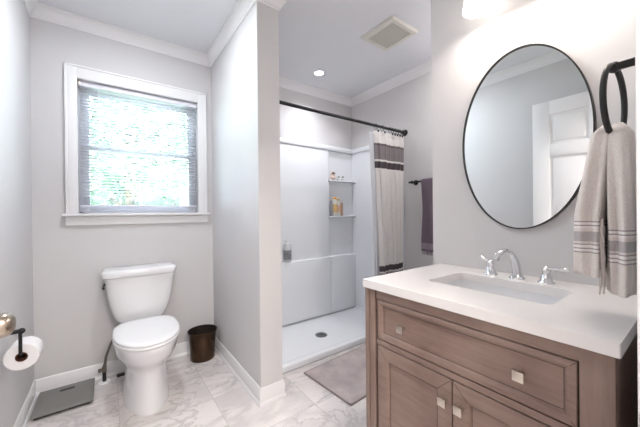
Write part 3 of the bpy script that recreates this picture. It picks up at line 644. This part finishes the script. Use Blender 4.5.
def framed(name, y0_, y1_, z0, z1, fw, slope, proud=0.006):
    """mitred frame front (picture-frame moulding) with a recessed flat panel, facing -X"""
    xo = VX - proud; xi = xo + 0.010
    def rect(q, x): return [(x, y0_ + q, z0 + q), (x, y1_ - q, z0 + q), (x, y1_ - q, z1 - q), (x, y0_ + q, z1 - q)]
    m_ = MB().loft([rect(0, VX + 0.019), rect(0, xo + 0.002), rect(0.002, xo), rect(fw - slope, xo), rect(fw - slope * .4, xo + 0.003), rect(fw, xi - 0.002), rect(fw + 0.001, xi)], True, True)
    for cy_, cz_, sy_, sz_ in ((y0_, z0, 1, 1), (y1_, z0, -1, 1), (y1_, z1, -1, -1), (y0_, z1, 1, -1)): pass
    p = t.part(name, m_, 'cab', smooth=20)
    e = 0.0006
    for cy_, cz_, sy_, sz_ in ((y0_, z0, 1, 1), (y1_, z0, -1, 1), (y1_, z1, -1, -1), (y0_, z1, 1, -1)):
        a = Vector((xo - 0.0002, cy_ + sy_ * 0.002, cz_ + sz_ * 0.002)); b = Vector((xo - 0.0002, cy_ + sy_ * (fw - slope), cz_ + sz_ * (fw - slope)))
        pv = Vector((0, -sy_, sz_)) * (e / 1.4)
        t.part('mitre_joint', MB().loft([[a + pv, b + pv, b - pv, a - pv], [q + Vector((0.0004, 0, 0)) for q in (a + pv, b + pv, b - pv, a - pv)]]), 'gap', p)
    gq = MB()  # shade of the groove round the panel, put in as dark strips
    def strip(a0, a1, b0, b1): gq.box(xi - 0.0006, xi + 0.0004, a0, a1, b0, b1)
    k = fw + 0.0005; e = 0.0013
    strip(y0_ + k, y1_ - k, z1 - k - e, z1 - k); strip(y0_ + k, y1_ - k, z0 + k, z0 + k + e); strip(y0_ + k, y0_ + k + e, z0 + k, z1 - k); strip(y1_ - k - e, y1_ - k, z0 + k, z1 - k)
    t.part('groove_shade', gq, 'gap', p)
    return p
def knob(y, z, parent, x=None):
    x = VX + 0.004 if x is None else x
    m_ = MB().lathe([(0.006, 0), (0.0045, -0.006), (0.0045, -0.018), (0.006, -0.020)], (x, y, z), 'X', 16).box(x - 0.027, x - 0.0195, y - 0.0125, y + 0.0125, z - 0.0125, z + 0.0125, 0.0015)
    t.part('knob', m_, 'nickel', parent, label='square brushed nickel knob')
G = 0.0036
dw = framed('drawer', YA + G, YZ - G, 0.648 + G, 0.798 - G, 0.023, 0.012, 0.0)
knob(0.627, 0.724, dw); knob(0.2785, 0.724, dw)
ymid = 0.4555
dl = framed('door', ymid + G / 2, YZ - G, 0.135 + G, 0.629 - G, 0.050, 0.008, 0.0)
dr_ = framed('door', YA + G, ymid - G / 2, 0.135 + G, 0.629 - G, 0.050, 0.008, 0.0)
knob(ymid + 0.019, 0.561, dl, VX); knob(ymid - 0.029, 0.561, dr_, VX)

# worktop with sink cut-out
CX0_, CX1_, CY0_, CY1_, CZ0_, CZ1_ = 0.795, XM - 0.001, 0.107, 0.810, 0.832, 0.862
SXa, SXb, SYa, SYb = 0.968, 1.205, 0.263, 0.642
def rrect(x0, x1, y0_, y1_, r, z, k=6):
    lp = []
    for cx, cy, a0 in ((x1 - r, y1_ - r, 0), (x0 + r, y1_ - r, PI / 2), (x0 + r, y0_ + r, PI), (x1 - r, y0_ + r, 1.5 * PI)):
        for q in range(k + 1):
            a = a0 + PI / 2 * q / k; lp.append((cx + r * math.cos(a), cy + r * math.sin(a), z))
    return lp
wt = bmesh.new()
def fillring(z, flip):
    out = [wt.verts.new((x, y, z)) for x, y, _ in rrect(CX0_, CX1_, CY0_, CY1_, 0.004, z, 3)]
    inn = [wt.verts.new(p) for p in rrect(SXa, SXb, SYa, SYb, 0.020, z)]
    es = [wt.edges.new((l[i], l[(i + 1) % len(l)])) for l in (out, inn) for i in range(len(l))]
    bmesh.ops.triangle_fill(wt, edges=es, use_beauty=True)
    return out, inn
oa, ia = fillring(CZ1_, 0); ob, ib = fillring(CZ0_, 1)
for a, b in ((oa, ob), (ia, ib)):
    for i in range(len(a)):
        j = (i + 1) % len(a); wt.faces.new((a[i], a[j], b[j], b[i]))
mbw = MB(); mbw.b.free(); mbw.b = wt
o = single('vanity_worktop', mbw, 'quartz', 'white stone worktop lying on the brown vanity cabinet', 'worktop', (1.07, 0.458, CZ0_), smooth=30)
bvm = o.modifiers.new('edge', 'BEVEL'); bvm.width = 0.002; bvm.segments = 2; bvm.limit_method = 'ANGLE'
t = Thing('sink_basin', 'white rectangular undermount basin set in the worktop', 'sink', (1.084, 0.448, 0.70))
lo = [rrect(SXa - 0.010, SXb + 0.010, SYa - 0.010, SYb + 0.010, 0.026, 0.8315), rrect(SXa - 0.003, SXb + 0.003, SYa - 0.003, SYb + 0.003, 0.022, 0.8315), rrect(SXa - 0.001, SXb + 0.001, SYa - 0.001, SYb + 0.001, 0.024, 0.82), rrect(SXa + 0.005, SXb - 0.005, SYa + 0.008, SYb - 0.008, 0.03, 0.76), rrect(SXa + 0.02, SXb - 0.02, SYa + 0.03, SYb - 0.03, 0.035, 0.735), rrect(SXa + 0.05, SXb - 0.05, SYa + 0.08, SYb - 0.08, 0.04, 0.728)]
ex = [rrect(SXa + 0.05, SXb - 0.05, SYa + 0.08, SYb - 0.08, 0.04, 0.716), rrect(SXa + 0.005, SXb - 0.005, SYa + 0.02, SYb - 0.02, 0.03, 0.725), rrect(SXa - 0.010, SXb + 0.010, SYa - 0.010, SYb + 0.010, 0.026, 0.76)]
t.part('basin', MB().loft(lo, False, True).loft(ex, True, False).loft([ex[-1], lo[0]], False, False), 'ceramic', smooth=50)
t.part('drain', MB().lathe([(0.022, 0.7285), (0.022, 0.7305), (0.014, 0.7315), (0, 0.7316)], (1.09, 0.448, 0), seg=24), 'chrome')

# widespread faucet: spout and two lever handles
t = Thing('faucet', 'chrome widespread faucet with two lever handles behind the basin', 'faucet', (1.262, 0.447, CZ1_))
FX = 1.262
pts = [(FX, 0.447, CZ1_ + 0.010), (FX - 0.002, 0.449, CZ1_ + 0.045), (FX - 0.008, 0.453, CZ1_ + 0.072), (FX - 0.022, 0.459, CZ1_ + 0.094), (FX - 0.044, 0.467, CZ1_ + 0.105), (FX - 0.068, 0.475, CZ1_ + 0.103), (FX - 0.085, 0.481, CZ1_ + 0.092), (FX - 0.092, 0.484, CZ1_ + 0.074)]
sp = MB().tube(pts, [0.017, 0.0155, 0.0135, 0.012, 0.011, 0.0105, 0.0105, 0.0115], 20)
sp.lathe([(0.027, 0), (0.027, 0.004), (0.021, 0.009), (0.018, 0.014), (0.0, 0.015)], (FX, 0.447, CZ1_), seg=28)
t.part('spout', sp, 'chrome', smooth=60)
for yy, dirv in ((0.541, (-0.010, 0.032, 0.014)), (0.355, (-0.004, -0.060, 0.003))):
    hb = MB().lathe([(0.026, 0), (0.026, 0.004), (0.021, 0.008), (0.016, 0.022), (0.011, 0.036), (0.013, 0.041), (0.0135, 0.048), (0.009, 0.056), (0.006, 0.060), (0.0, 0.0605)], (FX - 0.002, yy, CZ1_), seg=28)
    hh = t.part('handle', hb, 'chrome', smooth=60)
    a = Vector((FX - 0.002, yy, CZ1_ + 0.052)); b = a + Vector(dirv)
    t.part('lever', MB().tube([a, a.lerp(b, 0.3), a.lerp(b, 0.7), b], [0.006, 0.0055, 0.0078, 0.0066], 12).ball(b, 0.0068, u=12, v=8), 'chrome', hh, smooth=60)

# ------------------------------------------------------------------ oval mirror
MY, MZ, MA, MBr = 0.4575, 1.409, 0.2245, 0.361
t = Thing('oval_mirror', 'oval wall mirror with a thin black frame above the vanity', 'mirror', (XM, MY, MZ))
def ell(a, b, x, N_=96): return [(x, MY + a * math.cos(2 * PI * k / N_), MZ + b * math.sin(2 * PI * k / N_)) for k in range(N_)]
t.part('frame', MB().loft([ell(MA, MBr, XM - 0.001), ell(MA, MBr, XM - 0.024), ell(MA - 0.0045, MBr - 0.0045, XM - 0.024), ell(MA - 0.0045, MBr - 0.0045, XM - 0.001)], ring=True), 'black')
t.part('glass', MB().loft([ell(MA - 0.004, MBr - 0.004, XM - 0.003), ell(MA - 0.004, MBr - 0.004, XM - 0.018)]), 'mirror')

# ------------------------------------------------------------------ vanity light above the mirror
t = Thing('vanity_light', 'wall light with lit white glass shades above the mirror', 'wall light', (XM, 0.44, 2.1))
t.part('back_plate', MB().box(XM - 0.022, XM, 0.20, 0.68, 2.10, 2.16, 0.004), 'nickel')
for yy in (0.560, 0.290):
    t.part('arm', MB().tube([(XM - 0.02, yy, 2.13), (XM - 0.10, yy, 2.135), (XM - 0.115, yy, 2.12), (XM - 0.115, yy, 2.07)], 0.007, 12), 'nickel')
    t.part('glass_shade', MB().lathe([(0.020, 2.075), (0.040, 2.065), (0.050, 2.02), (0.060, 1.96), (0.062, 1.945), (0.058, 1.945), (0.046, 2.02), (0.034, 2.06), (0.0, 2.065)], (XM - 0.115, yy, 0), seg=36), 'shade')
    light('shade_light', 'AREA', (XM - 0.115, yy, 1.950), 0.8, (1.0, 0.90, 0.82), (0, 0, 0), shape='DISK', size=0.09)

# ------------------------------------------------------------------ towel ring and hand towel
RX, RYY, RR, RTZ = 0.985, 0.140, 0.086, 1.464
t = Thing('towel_ring', 'black towel ring on the right beside the oval mirror', 'towel ring', (RX, YF, RTZ))
t.part('wall_plate', MB().lathe([(0.024, 0), (0.024, 0.006), (0.012, 0.012), (0.0, 0.0121)], (RX, YF, RTZ), 'Y', 28), 'black')
t.part('post', MB().tube([(RX, YF + 0.006, RTZ), (RX, RYY - 0.004, RTZ)], 0.0095, 16).ball((RX, RYY, RTZ), 0.013), 'black')
dv = Vector((math.cos(math.radians(-4)), math.sin(math.radians(-4)), 0)); rc = Vector((RX, RYY, RTZ - RR + 0.002))
t.part('ring', MB().tube([rc + dv * RR * math.cos(2 * PI * k / 56) + Vector((0, 0, RR * math.sin(2 * PI * k / 56))) for k in range(56)], 0.0062, 14, ring=True), 'black')

tc_, st, st2 = (0.72, 0.66, 0.63), (0.36, 0.32, 0.33), (0.80, 0.75, 0.73)
tz = RTZ - 2 * RR
bands = []
for (a, b, c) in ((1.092, 1.095, st), (1.086, 1.092, st2), (1.083, 1.086, st), (1.078, 1.083, st2), (1.046, 1.070, (0.44, 0.405, 0.41)), (1.038, 1.041, st), (1.031, 1.038, st2), (1.028, 1.031, st), (1.022, 1.028, st2), (1.019, 1.022, st)): bands.append((a - tz, b - tz, c))
hm = banded('hand_towel_cloth', tc_, bands, weave=0.22, scale=330, drop=0.019)
t = Thing('hand_towel', 'cream hand towel with grey stripes and fringe hanging on the black ring', 'towel', (RX, RYY, tz))
def flap(y_top, y_bot, z_bot, hx_b, ht_b, side, seed, xo):
    """one gathered side of the towel: soft, folded section growing downwards"""
    loops = []; nseg = 72; nz_ = 34
    ztop = tz + 0.034
    for j in range(nz_ + 1):
        v = j / nz_; z = ztop + (z_bot - ztop) * v; g_ = min(1.0, (v / 0.55)) ** 0.7
        hx = 0.040 + (hx_b - 0.040) * g_; ht = 0.020 + (ht_b - 0.020) * g_
        if j == 0: hx, ht = 0.020, 0.008
        if j == 1: hx, ht = 0.036, 0.016
        yc = y_top + (y_bot - y_top) * min(1.0, v * 1.6) ** 0.8
        lp = []
        for k in range(nseg):
            a = 2 * PI * k / nseg; c, s_ = math.cos(a), math.sin(a)
            f_ = 1 + 0.13 * g_ * math.sin(5 * a + seed + 1.4 * v) + 0.07 * g_ * math.sin(9 * a + seed * 2 - v)
            e = 2 / 2.6
            x = hx * math.copysign(abs(c) ** e, c) * f_; y = ht * math.copysign(abs(s_) ** e, s_) * f_
            lp.append((RX + xo * v + x, yc + y, z + 0.003 * math.sin(3 * a + seed) * v))
        loops.append(lp)
    loops.append([(RX + xo + (p[0] - RX - xo) * 0.82, y_bot + (p[1] - y_bot) * 0.7, z_bot - 0.001) for p in loops[-1]])
    return loops
cl = MB().loft(flap(0.153, 0.180, 0.966, 0.066, 0.028, 1, 0.3, -0.005)).loft(flap(0.132, 0.122, 0.930, 0.070, 0.0255, -1, 2.2, 0.0))
# the bend over the ring
bend = []
for k in range(13):
    a = PI * k / 12; bend.append([(RX + 0.034 * math.cos(q * 2 * PI / 24), RYY + 0.003 + 0.014 * math.cos(a) + 0.011 * math.sin(q * 2 * PI / 24) * math.cos(a), tz + 0.004 + 0.014 * math.sin(a) + 0.011 * math.sin(q * 2 * PI / 24) * math.sin(a)) for q in range(24)])
cl.loft(bend)
cloth_o = t.part('cloth', cl, hm, smooth=80)
rnd = random.Random(9); fr_ = MB()
for k in range(22):
    zz0 = 1.10 - 0.006 * k; x = RX - 0.064 + 0.003 * (k % 5) + rnd.uniform(-0.002, 0.002); y = 0.1545 + rnd.uniform(-0.004, 0.003)
    zz1 = max(0.925, zz0 - rnd.uniform(0.05, 0.07))
    fr_.tube([(x + 0.006, y, zz0), (x, y + rnd.uniform(-.002, .002), (zz0 + zz1) / 2), (x - 0.003, y + rnd.uniform(-.004, .003), zz1)], [0.0026, 0.0022, 0.0013], 6)
t.part('fringe', fr_, mat('fringe_cotton', (0.62, 0.56, 0.53), 1.0, spec=0.1))

# ------------------------------------------------------------------ ceiling fittings
def downlight(x, y, label):
    t = Thing('ceiling_light', label, 'ceiling light', (x, y, H))
    t.part('trim_ring', MB().lathe([(0.058, 0.0), (0.056, -0.004), (0.040, -0.003), (0.040, 0.0)], (x, y, H), seg=40, cap=False), 'trim')
    t.part('lens', MB().lathe([(0.040, -0.001), (0.036, -0.003), (0.0, -0.0035)], (x, y, H), seg=32), 'lens')
downlight(1.613, 2.194, 'round lit recessed ceiling light above the shower')
downlight(1.98, 1.02, 'added round ceiling light, unseen, brightening the recess behind the vanity wall')  # fitting made up for the recess fill, out of sight
downlight(0.17, 1.72, 'added round ceiling light, unseen, brightening the walls by the toilet')  # fitting made up for the room fill, above the frame
fx0, fx1, fy0, fy1 = 1.545, 1.840, 1.262, 1.572
t = Thing('exhaust_fan_grille', 'square off-white exhaust fan grille in the ceiling', 'fan grille', ((fx0 + fx1) / 2, (fy0 + fy1) / 2, H))
fm = MB()
def rc4(x0, x1, y0_, y1_, z): return [(x0, y0_, z), (x1, y0_, z), (x1, y1_, z), (x0, y1_, z)]
fm.loft([rc4(fx0, fx1, fy0, fy1, H - 0.0005), rc4(fx0, fx1, fy0, fy1, H - 0.005), rc4(fx0 + 0.012, fx1 - 0.012, fy0 + 0.012, fy1 - 0.012, H - 0.016), rc4(fx0 + 0.042, fx1 - 0.042, fy0 + 0.042, fy1 - 0.042, H - 0.016), rc4(fx0 + 0.046, fx1 - 0.046, fy0 + 0.046, fy1 - 0.046, H - 0.004)], True, False)
t.part('frame', fm, 'vent')
t.part('backing', MB().box(fx0 + 0.04, fx1 - 0.04, fy0 + 0.04, fy1 - 0.04, H - 0.006, H - 0.001), 'ventdark')
lv_ = MB(); k = 0
yy = fy0 + 0.052
while yy < fy1 - 0.05:
    lv_.box(fx0 + 0.046, fx1 - 0.046, yy, yy + 0.004, H - 0.014, H - 0.005); yy += 0.0095
t.part('louvres', lv_, 'vent')
